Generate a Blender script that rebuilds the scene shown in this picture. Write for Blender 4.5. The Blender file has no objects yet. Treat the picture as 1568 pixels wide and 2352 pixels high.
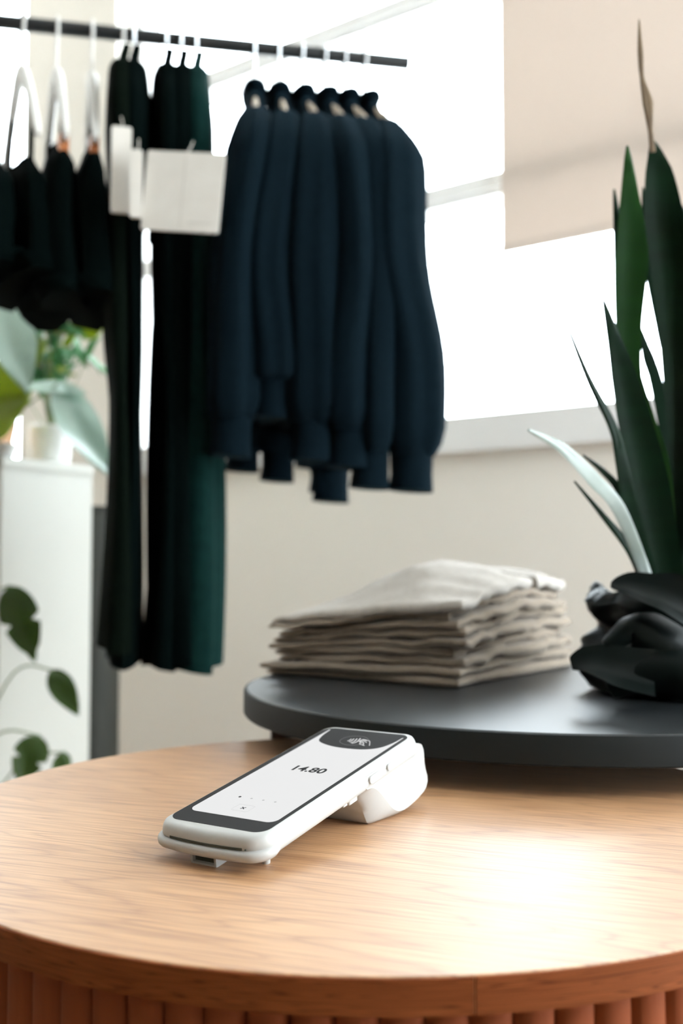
import bpy, bmesh, math, random
from mathutils import Vector, Matrix, noise as mnoise

random.seed(7)
S = bpy.context.scene
C = S.collection
PI = math.pi

# ------------------------------------------------------------------ camera
F, CX, CY, HOR = 2350.0, 784.0, 1176.0, 1300.0      # focal length in pixels of the 1568x2352 frame, horizon row
CAMZ = 1.075
TH = math.atan((HOR - CY) / F)
cd = bpy.data.cameras.new('camera')
cam = bpy.data.objects.new('camera', cd); C.objects.link(cam)
cam.location = (0, 0, CAMZ); cam.rotation_euler = (PI/2 + TH, 0, 0)
cd.sensor_fit = 'VERTICAL'; cd.sensor_height = 36.0; cd.sensor_width = 24.0
cd.lens = F / 2352.0 * 36.0
cd.clip_start = 0.02; cd.clip_end = 100
cd.dof.use_dof = True; cd.dof.focus_distance = 0.635; cd.dof.aperture_fstop = 5.2
S.camera = cam

# ------------------------------------------------------------------ world, exposure
wd = bpy.data.worlds.new('world'); S.world = wd; wd.use_nodes = True
bg = wd.node_tree.nodes['Background']
bg.inputs['Color'].default_value = (0.84, 0.94, 1.0, 1); bg.inputs['Strength'].default_value = 14.0
S.view_settings.view_transform = 'Standard'; S.view_settings.look = 'None'
S.view_settings.exposure = 0.0; S.view_settings.gamma = 1.0
S.view_settings.use_curve_mapping = False

# ------------------------------------------------------------------ helpers
def ray(px, py):
    x, z = px - CX, -(py - CY)
    c, s = math.cos(TH), math.sin(TH)
    return Vector((x, c*F - s*z, s*F + c*z))
def at(px, py, depth):                      # world point seen at a pixel, at a distance along +Y
    r = ray(px, py); r *= depth / r.y
    return r + Vector((0, 0, CAMZ))
def onz(px, py, z):                         # world point seen at a pixel, on a horizontal plane
    r = ray(px, py); r *= (z - CAMZ) / r.z
    return r + Vector((0, 0, CAMZ))

def mesh(name, verts, faces, smooth=30):
    me = bpy.data.meshes.new(name)
    me.from_pydata([tuple(v) for v in verts], [], faces)
    bm = bmesh.new(); bm.from_mesh(me); bmesh.ops.recalc_face_normals(bm, faces=bm.faces); bm.to_mesh(me); bm.free()
    if smooth:
        me.polygons.foreach_set('use_smooth', [True]*len(me.polygons))
        me.set_sharp_from_angle(angle=math.radians(smooth))
    me.update()
    return me
def link(name, me, mat, parent=None, label=None, cat=None, group=None, kind=None):
    o = bpy.data.objects.new(name, me); C.objects.link(o)
    if me.materials: pass
    elif mat: me.materials.append(mat)
    if parent: o.parent = parent
    tag(o, label, cat, group, kind)
    return o
def tag(o, label=None, cat=None, group=None, kind=None):
    if label: o['label'] = label
    if cat: o['category'] = cat
    if group: o['group'] = group
    if kind: o['kind'] = kind
    return o
def empty(name, loc=(0, 0, 0), rz=0.0, label=None, cat=None, group=None):
    o = bpy.data.objects.new(name, None); C.objects.link(o)
    o.location = loc; o.rotation_euler = (0, 0, rz); o.empty_display_size = .05
    return tag(o, label, cat, group)
def put(name, vf, mat, parent=None, smooth=30, **k):
    return link(name, mesh(name, vf[0], vf[1], smooth), mat, parent, **k)
def merge(*vfs):
    V, Fc = [], []
    for v, f in vfs:
        n = len(V); V += list(v); Fc += [tuple(i+n for i in q) for q in f]
    return V, Fc
def box(x0, x1, y0, y1, z0, z1):
    v = [(x, y, z) for x in (x0, x1) for y in (y0, y1) for z in (z0, z1)]
    return v, [(0,1,3,2),(4,6,7,5),(0,4,5,1),(2,3,7,6),(0,2,6,4),(1,5,7,3)]
def loft(rings, cap=True, closed=True):
    V, Fc = [], []; n = len(rings[0])
    for r in rings: V += [tuple(p) for p in r]
    for i in range(len(rings)-1):
        for j in range(n if closed else n-1):
            k = (j+1) % n
            Fc.append((i*n+j, i*n+k, (i+1)*n+k, (i+1)*n+j))
    if cap:
        Fc.append(tuple(range(n-1, -1, -1))); m = (len(rings)-1)*n
        Fc.append(tuple(m+j for j in range(n)))
    return V, Fc
def tube(path, rad, n=10, flat=1.0, up=None, cap=True):
    path = [Vector(p) for p in path]
    if not isinstance(rad, (list, tuple)): rad = [rad]*len(path)
    rings = []; ref = None
    for i, p in enumerate(path):
        a = path[max(i-1, 0)]; b = path[min(i+1, len(path)-1)]
        t = (b-a).normalized()
        if ref is None:
            ref = Vector(up) if up else (Vector((1, 0, 0)) if abs(t.x) < .9 else Vector((0, 1, 0)))
        u = (ref - t*ref.dot(t)).normalized(); w = t.cross(u); ref = u
        rings.append([p + u*math.cos(q)*rad[i] + w*math.sin(q)*rad[i]*flat for q in [2*PI*j/n for j in range(n)]])
    return loft(rings, cap)
def smooth_path(pts, n=24):
    pts = [Vector(p) for p in pts]; out = []
    m = len(pts)-1
    for i in range(n+1):
        s = i/n*m; k = min(int(s), m-1); t = s-k
        p0 = pts[max(k-1, 0)]; p1 = pts[k]; p2 = pts[k+1]; p3 = pts[min(k+2, m)]
        out.append(.5*((2*p1)+(p2-p0)*t+(2*p0-5*p1+4*p2-p3)*t*t+(3*p1-p0-3*p2+p3)*t**3))
    return out
def lerp_list(xs, t):
    s = t*(len(xs)-1); k = min(int(s), len(xs)-2); return xs[k]+(xs[k+1]-xs[k])*(s-k)
def rrect(x0, x1, y0, y1, r, n=6):
    pts = []
    for cx, cy, a in ((x1-r, y1-r, 0), (x0+r, y1-r, PI/2), (x0+r, y0+r, PI), (x1-r, y0+r, 1.5*PI)):
        for i in range(n+1):
            q = a + PI/2*i/n; pts.append((cx+r*math.cos(q), cy+r*math.sin(q)))
    return pts
def prism(pts, z0, z1):
    return loft([[(x, y, z0) for x, y in pts], [(x, y, z1) for x, y in pts]])
def lathe(prof, n=48, cx=0, cy=0):
    rings = [[(cx+r*math.cos(2*PI*j/n), cy+r*math.sin(2*PI*j/n), z) for j in range(n)] for r, z in prof]
    return loft(rings)

# ------------------------------------------------------------------ materials
def nt(name):
    m = bpy.data.materials.new(name); m.use_nodes = True
    t = m.node_tree; return m, t, t.nodes['Principled BSDF']
def N(t, typ, **kw):
    n = t.nodes.new(typ)
    for k, v in kw.items():
        if k in n.inputs: n.inputs[k].default_value = v
        else: setattr(n, k, v)
    return n
def col(c): return (c[0], c[1], c[2], 1)
def mat(name, c, rough=.5, c2=None, scale=20., bump=0., bscale=200., metal=0., spec=.5, sheen=0., stretch=(1, 1, 1), sheen_tint=(1,1,1), coat=0., trans=None):
    m, t, b = nt(name)
    b.inputs['Roughness'].default_value = rough; b.inputs['Metallic'].default_value = metal
    b.inputs['Specular IOR Level'].default_value = spec
    if sheen:
        b.inputs['Sheen Weight'].default_value = sheen; b.inputs['Sheen Roughness'].default_value = .5
        b.inputs['Sheen Tint'].default_value = col(sheen_tint)
    if coat: b.inputs['Coat Weight'].default_value = coat; b.inputs['Coat Roughness'].default_value = .15
    tc = N(t, 'ShaderNodeTexCoord'); mp = N(t, 'ShaderNodeMapping'); mp.inputs['Scale'].default_value = stretch
    t.links.new(tc.outputs['Object'], mp.inputs['Vector'])
    no = N(t, 'ShaderNodeTexNoise', Scale=scale, Detail=4.0); t.links.new(mp.outputs[0], no.inputs['Vector'])
    rp = N(t, 'ShaderNodeValToRGB'); c2 = c2 or tuple(x*.93 for x in c)
    rp.color_ramp.elements[0].position = .3; rp.color_ramp.elements[1].position = .7
    rp.color_ramp.elements[0].color = col(c2); rp.color_ramp.elements[1].color = col(c)
    t.links.new(no.outputs['Fac'], rp.inputs['Fac']); t.links.new(rp.outputs['Color'], b.inputs['Base Color'])
    if bump:
        nb = N(t, 'ShaderNodeTexNoise', Scale=bscale, Detail=3.0); t.links.new(mp.outputs[0], nb.inputs['Vector'])
        bn = N(t, 'ShaderNodeBump', Strength=bump, Distance=.002)
        t.links.new(nb.outputs['Fac'], bn.inputs['Height']); t.links.new(bn.outputs[0], b.inputs['Normal'])
    if trans:                                         # light shining through thin sheet (leaf, blind)
        tr = N(t, 'ShaderNodeBsdfTranslucent'); tr.inputs['Color'].default_value = col(trans[:3])
        mx = N(t, 'ShaderNodeMixShader', Fac=trans[3]); out = t.nodes['Material Output']
        t.links.new(b.outputs[0], mx.inputs[1]); t.links.new(tr.outputs[0], mx.inputs[2]); t.links.new(mx.outputs[0], out.inputs['Surface'])
    return m
def wood(name, light, mid, dark, rough, coord='Object', rot=0., freq=1.0, coat=0., spec=.5, fine=1.0):
    m, t, b = nt(name)
    tc = N(t, 'ShaderNodeTexCoord'); r0 = N(t, 'ShaderNodeMapping'); r0.inputs['Rotation'].default_value = (0, 0, rot)
    t.links.new(tc.outputs[coord], r0.inputs['Vector'])
    def mp(s):
        q = N(t, 'ShaderNodeMapping'); q.inputs['Scale'].default_value = s; t.links.new(r0.outputs[0], q.inputs['Vector']); return q
    # slow figure: distorted growth rings cut flat
    a = mp((1.1*freq, 9*freq, 3*freq)); wv = N(t, 'ShaderNodeTexNoise', Scale=1.6, Detail=2.0, Roughness=.45); t.links.new(a.outputs[0], wv.inputs['Vector'])
    mul = N(t, 'ShaderNodeMath', operation='MULTIPLY'); mul.inputs[1].default_value = 16.0*fine; t.links.new(wv.outputs['Fac'], mul.inputs[0])
    fr = N(t, 'ShaderNodeMath', operation='PINGPONG'); fr.inputs[1].default_value = .5; t.links.new(mul.outputs[0], fr.inputs[0])
    r1 = N(t, 'ShaderNodeValToRGB'); t.links.new(fr.outputs[0], r1.inputs['Fac'])
    e = r1.color_ramp.elements; e[0].position = 0.0; e[0].color = col(dark); e[1].position = .5; e[1].color = col(light)
    k = e.new(.14); k.color = col(mid)
    # pores: short fine streaks
    p = mp((9*freq, 420*freq, 420*freq)); pn = N(t, 'ShaderNodeTexNoise', Scale=1.0, Detail=3.0, Roughness=.6); t.links.new(p.outputs[0], pn.inputs['Vector'])
    r2 = N(t, 'ShaderNodeValToRGB'); r2.color_ramp.elements[0].position = .34; r2.color_ramp.elements[1].position = .56
    r2.color_ramp.elements[0].color = (.62, .52, .44, 1); r2.color_ramp.elements[1].color = (1, 1, 1, 1)
    t.links.new(pn.outputs['Fac'], r2.inputs['Fac'])
    # broad tone changes
    q = mp((2*freq, 5*freq, 5*freq)); qn = N(t, 'ShaderNodeTexNoise', Scale=1.0, Detail=2.0); t.links.new(q.outputs[0], qn.inputs['Vector'])
    r3 = N(t, 'ShaderNodeValToRGB'); r3.color_ramp.elements[0].position = .3; r3.color_ramp.elements[1].position = .7
    r3.color_ramp.elements[0].color = (.86, .82, .78, 1); r3.color_ramp.elements[1].color = (1, 1, 1, 1); t.links.new(qn.outputs['Fac'], r3.inputs['Fac'])
    m1 = N(t, 'ShaderNodeMix', data_type='RGBA', blend_type='MULTIPLY'); m1.inputs['Factor'].default_value = 1
    t.links.new(r1.outputs[0], m1.inputs['A']); t.links.new(r2.outputs[0], m1.inputs['B'])
    m2 = N(t, 'ShaderNodeMix', data_type='RGBA', blend_type='MULTIPLY'); m2.inputs['Factor'].default_value = 1
    t.links.new(m1.outputs['Result'], m2.inputs['A']); t.links.new(r3.outputs[0], m2.inputs['B'])
    t.links.new(m2.outputs['Result'], b.inputs['Base Color'])
    b.inputs['Roughness'].default_value = rough; b.inputs['Specular IOR Level'].default_value = spec
    if coat: b.inputs['Coat Weight'].default_value = coat; b.inputs['Coat Roughness'].default_value = .52; b.inputs['Coat IOR'].default_value = 1.75
    bn = N(t, 'ShaderNodeBump', Strength=.12, Distance=.0006); t.links.new(pn.outputs['Fac'], bn.inputs['Height']); t.links.new(bn.outputs[0], b.inputs['Normal'])
    return m
def flat(name, c, strength):                           # even glow: lit screen pixels, and the bezel that gives no light itself
    m, t, b = nt(name)
    b.inputs['Base Color'].default_value = (.02, .02, .02, 1); b.inputs['Roughness'].default_value = .5; b.inputs['Specular IOR Level'].default_value = .04
    b.inputs['Emission Color'].default_value = col(c); b.inputs['Emission Strength'].default_value = strength
    return m

M = dict(
    wall=mat('beige_paint', (.80, .755, .685), .8, (.78, .735, .66), 3, .05, 120),
    dark_wall=mat('dark_low_bounce', (.05, .07, .07), .8),  # unseen back wall made dark to cut bounced light
    white_paint=mat('white_gloss_paint', (.80, .79, .77), .45, None, 6),
    ceiling=mat('ceiling_paint', (.80, .78, .74), .9),
    floor=wood('floor_wood', (.35, .22, .12), (.30, .18, .09), (.2, .11, .05), .5, rot=.6),
    outer=mat('plinth_paint', (.60, .60, .55), .5, (.58, .58, .53), 4),
    blind=mat('blind_fabric', (.58, .51, .45), .9, (.56, .49, .43), 300, .2, 900, trans=(.62, .54, .48, .27)),
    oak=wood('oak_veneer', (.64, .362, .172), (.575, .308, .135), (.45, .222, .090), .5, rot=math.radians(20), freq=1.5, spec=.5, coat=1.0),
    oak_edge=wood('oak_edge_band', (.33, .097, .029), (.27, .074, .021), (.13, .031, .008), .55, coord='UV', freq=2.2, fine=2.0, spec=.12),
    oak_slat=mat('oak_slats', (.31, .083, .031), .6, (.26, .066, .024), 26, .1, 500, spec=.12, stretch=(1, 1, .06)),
    dark_core=mat('slat_backing', (.02, .010, .007), .9),
    black_metal=mat('black_powder_coat', (.016, .0185, .0195), .33, None, 60, .04, 900, spec=.6),
    black_rim_shade=mat('black_coat_shaded', (.010, .0125, .0125), .55, None, 60, spec=.2),  # darker matte copy of the table coat, rim shade put into colour
    rail=mat('black_rail', (.006, .008, .009), .4),
    plastic=mat('white_plastic', (.50, .495, .478), .42, (.49, .485, .468), 10, .02, 900, spec=.4),
    button=mat('button_plastic', (.53, .525, .51), .35),
    dark_slot=mat('slot_interior', (.05, .06, .045), .7),
    shirt=mat('taupe_jersey', (.32, .258, .198), .95, (.255, .202, .153), 160, .5, 700, spec=.1, sheen=.25),
    shirt_light=mat('oat_jersey', (.50, .46, .415), .95, (.43, .39, .345), 160, .5, 700, spec=.1, sheen=.25),
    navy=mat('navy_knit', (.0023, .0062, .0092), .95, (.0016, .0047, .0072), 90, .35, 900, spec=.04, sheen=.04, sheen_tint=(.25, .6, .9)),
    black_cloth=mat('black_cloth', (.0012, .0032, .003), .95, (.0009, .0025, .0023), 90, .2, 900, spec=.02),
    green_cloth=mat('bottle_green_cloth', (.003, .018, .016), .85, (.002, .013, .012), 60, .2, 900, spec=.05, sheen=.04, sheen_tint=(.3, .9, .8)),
    olive_cloth=mat('olive_cloth', (.003, .0055, .0035), .9, (.0025, .0045, .003), 60, .2, 900, spec=.02),
    hanger=mat('white_hanger', (.82, .80, .76), .45),
    hanger_wood=mat('pale_wood_hanger', (.66, .56, .45), .5, (.55, .44, .33), 30, stretch=(1, 6, 6)),
    clip=mat('copper_clip', (.45, .16, .06), .35, metal=.6),
    chrome=mat('steel_wire', (.62, .62, .62), .3, metal=1.0),
    card=mat('cream_card', (.66, .62, .56), .8, (.62, .58, .52), 30),
    print_=mat('grey_print', (.58, .54, .49), .8),
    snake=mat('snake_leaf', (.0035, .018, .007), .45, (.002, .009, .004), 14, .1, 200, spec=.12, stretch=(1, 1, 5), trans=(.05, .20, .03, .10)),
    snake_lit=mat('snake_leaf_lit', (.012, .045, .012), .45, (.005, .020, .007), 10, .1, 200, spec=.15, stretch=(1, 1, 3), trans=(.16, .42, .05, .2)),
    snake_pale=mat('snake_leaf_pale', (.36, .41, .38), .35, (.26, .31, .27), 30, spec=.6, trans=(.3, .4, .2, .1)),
    snake_dry=mat('dry_leaf_tip', (.20, .14, .08), .8, (.12, .08, .05), 40),
    bag=mat('black_leatherette', (.002, .005, .0042), .38, (.0015, .0035, .003), 20, .25, 60, spec=.16),
    soil=mat('soil', (.03, .02, .013), 1.0, (.015, .01, .006), 80, .8, 120),
    monstera=mat('monstera_leaf', (.060, .110, .020), .45, (.040, .080, .014), 12, .1, 60, trans=(.16, .30, .03, .25)),
    lime=mat('lime_leaf', (.30, .38, .03), .4, (.20, .28, .02), 9, trans=(.50, .58, .03, .35)),
    fern=mat('green_leaf', (.07, .26, .10), .4, (.04, .17, .06), 30, trans=(.2, .5, .15, .25)),
    leaf_sheen=mat('leaf_painted_sheen', (.46, .60, .52), .25, (.38, .52, .44), 14, spec=.7, coat=.4, trans=(.6, .8, .65, .2)),  # window highlight on glossy leaves put into the pale base colour
    stem=mat('plant_stem', (.20, .26, .12), .6),
    terra=mat('peach_pot', (.72, .42, .24), .7, (.66, .37, .2), 12),
    white_pot=mat('white_ceramic', (.85, .85, .84), .25),
    dark_pot_gap=mat('charcoal_pot_gap', (.020, .021, .015), .7),  # pot colour, shared with the cylinder put in for shade
    screen=flat('screen_white', (.80, .80, .80), 1.0),
    bezel=flat('screen_bezel', (.024, .024, .024), 1.0),  # unlit bezel, its even grey put in as glow
    ink=flat('screen_black', (.010, .010, .010), 1.0),
    ink_pale=flat('screen_grey', (.52, .52, .52), 1.0),
    ink_line=flat('screen_line', (.66, .66, .66), 1.0),
    ink_white=flat('screen_icon', (.78, .78, .78), 1.0),
    ink_ring=flat('screen_icon_ring', (.20, .20, .20), 1.0),
)
gm, gt, gb = nt('window_glass')
tr = N(gt, 'ShaderNodeBsdfTransparent'); gl = N(gt, 'ShaderNodeBsdfGlossy', Roughness=.02)
mx = N(gt, 'ShaderNodeMixShader', Fac=.04)
gt.links.new(tr.outputs[0], mx.inputs[1]); gt.links.new(gl.outputs[0], mx.inputs[2]); gt.links.new(mx.outputs[0], gt.nodes['Material Output'].inputs['Surface'])
M['glass'] = gm

# ------------------------------------------------------------------ the room
# u runs along the window wall (towards the right and nearer), n from that wall into the room
P0 = Vector((.4425, 2.5, 0)); U = Vector((.809, -.588, 0)).normalized(); NN = Vector((-.588, -.809, 0)).normalized()
def room(vf): return [P0 + U*x + NN*y + Vector((0, 0, z)) for x, y, z in vf[0]], vf[1]
def rbox(u0, u1, n0, n1, z0, z1): return room(box(u0, u1, n0, n1, z0, z1))
UL, UR, NB, ZC = -3.1, 2.55, 6.5, 3.45
SILL, LINTEL = 1.453, 3.35
put('floor', rbox(UL-.2, UR+.2, -.2, NB+.2, -.1, 0), M['floor'], kind='structure', smooth=0)
put('ceiling', rbox(UL-.2, UR+.2, -.2, NB+.2, ZC, ZC+.1), M['ceiling'], kind='structure', smooth=0)
put('wall_window', merge(rbox(UL, UR, -.2, 0, 0, SILL-.09), rbox(-1.98, -1.485, -.2, 0, SILL-.09, ZC), rbox(UL, -1.98, -.2, 0, LINTEL, ZC), rbox(-1.485, 2.2, -.2, 0, LINTEL, ZC),
    rbox(2.2, UR, -.2, 0, SILL-.09, ZC), rbox(UL, -3.0, -.2, 0, SILL-.09, LINTEL)), M['wall'], kind='structure', smooth=0)
put('wall_left', rbox(UL-.2, UL, -.2, NB+.2, 0, ZC), M['wall'], kind='structure', smooth=0)
put('wall_right', merge(rbox(UR, UR+.2, -.2, .1, 0, ZC), rbox(UR, UR+.2, 1.6, NB+.2, 0, ZC), rbox(UR, UR+.2, .1, 1.6, 0, .6), rbox(UR, UR+.2, .1, 1.6, 3.0, ZC)), M['wall'], kind='structure', smooth=0)
put('wall_back', rbox(UL, UR, NB, NB+.2, 0, ZC), M['dark_wall'], kind='structure', smooth=0)
def window(name, u0, u1, z0, z1, rails, mulls):
    o = empty(name); o['kind'] = 'structure'
    fr = merge(rbox(u0, u0+.05, -.15, -.07, z0, z1), rbox(u1-.05, u1, -.15, -.07, z0, z1), rbox(u0, u1, -.15, -.07, z1-.05, z1), rbox(u0, u1, -.15, -.07, z0, z0+.012))
    put('window_frame', fr, M['white_paint'], o, smooth=0)
    for z in rails:
        put('transom', merge(rbox(u0, u1, -.15, -.06, z-.03, z+.03), rbox(u0, u1, -.17, -.05, z-.012, z+.002)), M['white_paint'], o, smooth=0)
    for u in mulls: put('mullion', rbox(u-.025, u+.025, -.15, -.06, z0, z1), M['white_paint'], o, smooth=0)
    zs = [z0] + list(rails) + [z1]; us = [u0] + list(mulls) + [u1]
    for i in range(len(zs)-1):
        for j in range(len(us)-1):
            put('pane', rbox(us[j]+.01, us[j+1]-.01, -.112, -.108, zs[i]+.01, zs[i+1]-.01), M['glass'], o, smooth=0)
    return o
window('window_1', -1.485, 2.2, SILL, LINTEL, (2.065, 2.63), (1.3,))
window('window_2', -3.0, -1.98, SILL, LINTEL, (2.065,), ())
o = empty('window_3'); o['kind'] = 'structure'
put('window_frame', merge(rbox(UR+.08, UR+.12, .1, .15, .6, 3.0), rbox(UR+.08, UR+.12, 1.55, 1.6, .6, 3.0), rbox(UR+.08, UR+.12, .82, .88, .6, 3.0)), M['white_paint'], o, smooth=0)
for a, b in ((.15, .82), (.88, 1.55)): put('pane', rbox(UR+.098, UR+.102, a, b, .6, 3.0), M['glass'], o, smooth=0)
# sill boards
for nm, a, b in (('trim_1', -1.485, 2.2), ('trim_2', -3.0, -1.98)):
    put(nm, merge(rbox(a, b, -.2, .028, SILL-.09, SILL)), M['white_paint'], kind='structure', smooth=0)
put('baseboard_window', rbox(UL, UR, 0, .015, 0, .1), M['white_paint'], kind='structure', smooth=0)

# roller blind, half lowered in front of the big window
bl = empty('roller_blind', P0 + U*.75 + NN*-.03 + Vector((0, 0, 1.870)), math.atan2(U.y, U.x),
           label='beige roller blind half lowered over the big window', cat='blind')
put('blind_fabric', merge(box(-.815, .85, -.001, .001, .012, 1.42)), M['blind'], bl, smooth=0)
put('bottom_bar', loft([[(x, .006*math.cos(q), .008+.011*math.sin(q)) for q in [2*PI*k/12 for k in range(12)]] for x in (-.815, .85)]), M['blind'], bl)
put('roller_tube', loft([[(x, .022*math.cos(q)-.01, 1.425+.022*math.sin(q)) for q in [2*PI*k/16 for k in range(16)]] for x in (-.815, .85)]), M['white_paint'], bl)

# ------------------------------------------------------------------ fluted oak pedestal table
ZT = .90; TC = Vector((.02, .753, 0)); TR = .308; TT = .0165
tb = empty('pedestal_table', TC, 0, label='round oak pedestal table with fluted slatted drum base in the foreground', cat='table')
n = 160
prof = [(.0, ZT-TT), (TR-.004, ZT-TT), (TR-.0012, ZT-TT+.0002), (TR-.0012, ZT-.0006), (TR-.0018, ZT), (0.0, ZT)]
V = []; Fc = []
def disc(R, z0, z1, n=160):
    ring = [(math.cos(2*PI*k/n), math.sin(2*PI*k/n)) for k in range(n)]
    return loft([[(x*R, y*R, z0) for x, y in ring], [(x*R, y*R, z1-.0006) for x, y in ring], [(x*(R-.0006), y*(R-.0006), z1) for x, y in ring]])
put('table_top', disc(TR-.0013, ZT-TT, ZT), M['oak'], tb)
# edge band, a thin veneer strip whose two ends meet in a seam at the front
seam = math.atan2(*(lambda p: (p.y-TC.y, p.x-TC.x))(onz(1093, 2245, ZT)))
rings = []; uv = []
for k in range(n+1):
    a = seam + .0012 + (2*PI-.0024)*k/n; c_, s_ = math.cos(a), math.sin(a)
    z1 = ZT-.0005
    rings.append([((TR-.0014)*c_, (TR-.0014)*s_, ZT-TT-.0002), (TR*c_, TR*s_, ZT-TT), (TR*c_, TR*s_, z1-.0004), ((TR-.0004)*c_, (TR-.0004)*s_, z1), ((TR-.0014)*c_, (TR-.0014)*s_, z1)])
vf = loft(rings)
me = mesh('edge_band', vf[0], vf[1])
uvl = me.uv_layers.new(name='UVMap')
for lp in me.loops:
    co = me.vertices[lp.vertex_index].co; k = lp.vertex_index//5
    uvl.data[lp.index].uv = (k/n*2*PI*TR*.8, co.z*5)
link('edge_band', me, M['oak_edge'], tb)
RD = .2975
put('drum_core', lathe([(RD-.009, .0), (RD-.009, ZT-TT-.0005)], 96), M['dark_core'], tb)
NS = 92; hw = PI*RD/NS*.955
sp = []
for k in range(9):
    q = -1 + 2*k/8
    sp.append((hw*q, -.0035*abs(q)**2.2 - (.0015 if abs(q) > .99 else 0)))
sp += [(hw, -.0115), (-hw, -.0115)]
slat_me = mesh('slat', *prism([(x, y) for x, y in sp], .0, ZT-TT-.0008), smooth=35)
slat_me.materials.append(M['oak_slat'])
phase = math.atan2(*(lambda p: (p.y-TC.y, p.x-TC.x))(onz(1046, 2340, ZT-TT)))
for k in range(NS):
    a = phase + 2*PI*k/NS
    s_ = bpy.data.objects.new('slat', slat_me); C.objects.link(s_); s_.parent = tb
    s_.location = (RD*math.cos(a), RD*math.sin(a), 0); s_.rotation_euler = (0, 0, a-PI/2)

# ------------------------------------------------------------------ black round table
ZB = ZT + .048; BC = Vector((.2234, 1.1036, 0)); BR = .3266; BT = .0247
bt = empty('round_table', BC, 0, label='black round metal table holding folded shirts and a snake plant', cat='table')
put('table_top', lathe([(BR-.0025, ZB-BT), (BR-.0025, ZB-.0012), (BR-.0035, ZB)], 128), M['black_metal'], bt)
put('edge_band', lathe([(BR-.0024, ZB-BT-.0003), (BR-.001, ZB-BT-.0003), (BR, ZB-BT+.001), (BR, ZB-.002), (BR-.0006, ZB-.0008), (BR-.0024, ZB-.0008)], 128), M['black_rim_shade'], bt)  # rim split off only to carry the darker, shaded colour
for k in range(4):
    lp = at(597, 1665, 1.125) - BC if k == 0 else None
    a = math.atan2(lp.y, lp.x) if lp else None
    if k == 0: a0 = a; r0 = math.hypot(lp.x, lp.y)
    ang = a0 + [0, PI/2*.92, PI, PI*1.5][k]
    if k == 3: ang = a0 + PI*1.46
    rr = .288
    x, y = rr*math.cos(ang), rr*math.sin(ang)
    w = Vector((BC.x+x-TC.x, BC.y+y-TC.y))
    if w.length < TR+.02:                      # the leg that would stand inside the oak drum is set further round
        ang += .7; x, y = rr*math.cos(ang), rr*math.sin(ang)
    lg = put('leg', prism(rrect(-.012, .012, -.012, .012, .003, 3), .0, ZB-BT+.0005), M['black_metal'], bt)
    lg.location = (x, y, 0); lg.rotation_euler = (0, 0, ang)

# ------------------------------------------------------------------ payment terminal
el, az = math.radians(9.42), math.radians(58.25)
Lx = Vector((math.cos(el)*math.cos(az), math.cos(el)*math.sin(az), math.sin(el)))
Wx = Vector((math.cos(az-PI/2), math.sin(az-PI/2), 0)); Nx = Wx.cross(Lx)
TO = Vector((-.1061, .6311, CAMZ-.153))
tm = empty('payment_terminal', label='white handheld card payment terminal showing 14.80 on the oak table', cat='card reader')
tm.matrix_world = Matrix(((Wx.x, Lx.x, Nx.x, TO.x), (Wx.y, Lx.y, Nx.y, TO.y), (Wx.z, Lx.z, Nx.z, TO.z), (0, 0, 0, 1)))
# local axes: x across (0..0.072), y along (0..0.184), z out of the screen
def bulge(x, y, amt=.0036):                             # the near end of the shell is slightly bowed
    if y > .006: return y
    return y - amt*max(0, 1-((x-.036)/.0405)**2)*min(1, (.006-y)/.0125)
def levels(x0, x1, y0, y1, r, lv, nn=8, bow=False):
    out = []
    for d, z in lv:
        pl_ = rrect(x0+d, x1-d, y0+d, y1-d, max(r-d, .0004), nn)
        if bow:
            k = max(range(len(pl_)), key=lambda q: (pl_[q][1] < (y0+y1)/2 and pl_[(q+1) % len(pl_)][1] < (y0+y1)/2)*abs(pl_[q][0]-pl_[(q+1) % len(pl_)][0]))
            a, b = pl_[k], pl_[(k+1) % len(pl_)]
            mid = [(a[0]+(b[0]-a[0])*t/12, a[1]+(b[1]-a[1])*t/12) for t in range(1, 12)]
            pl_ = pl_[:k+1] + mid + pl_[k+1:]
            pl_ = [(x, bulge(x, y)) for x, y in pl_]
        out.append([(x, y, z) for x, y in pl_])
    return loft(out)
put('body', levels(-.0045, .0765, -.0072, .1905, .012, [(.006, -.0150), (.0025, -.0142), (.0006, -.0125), (0, -.0100), (0, -.0079), (.0004, -.0076), (.0002, -.0072), (.0003, -.0050), (.0010, -.0026), (.0020, -.0010), (.0032, -.0002), (.0044, .0002)], bow=True), M['plastic'], tm, smooth=50)
# card slot with its lip at the near end
put('card_slot_lip', levels(-.0062, .0782, -.0102, .0150, .0118, [(.0040, -.0146), (.0016, -.0138), (.0003, -.0122), (0, -.0105), (.0003, -.0092), (.0012, -.0082), (.0028, -.0077), (.0050, -.0076)], bow=True), M['plastic'], tm, smooth=50)
xs = [.0095+.0535*k/16 for k in range(17)]
put('card_slot', loft([[(x, bulge(x, -.0072)-.00025, -.0074), (x, bulge(x, -.0072)+.003, -.0074), (x, bulge(x, -.0072)+.003, -.0060), (x, bulge(x, -.0072)-.00025, -.0060)] for x in xs]), M['dark_slot'], tm, smooth=0)
put('slot_lamp', lathe([(.0005, 0), (.0005, .0006)], 8), M['dark_slot'], tm).matrix_local = Matrix.Translation((.0655, bulge(.0655, -.0072)+.0001, -.0066)) @ Matrix.Rotation(PI/2, 4, 'X')
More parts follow.
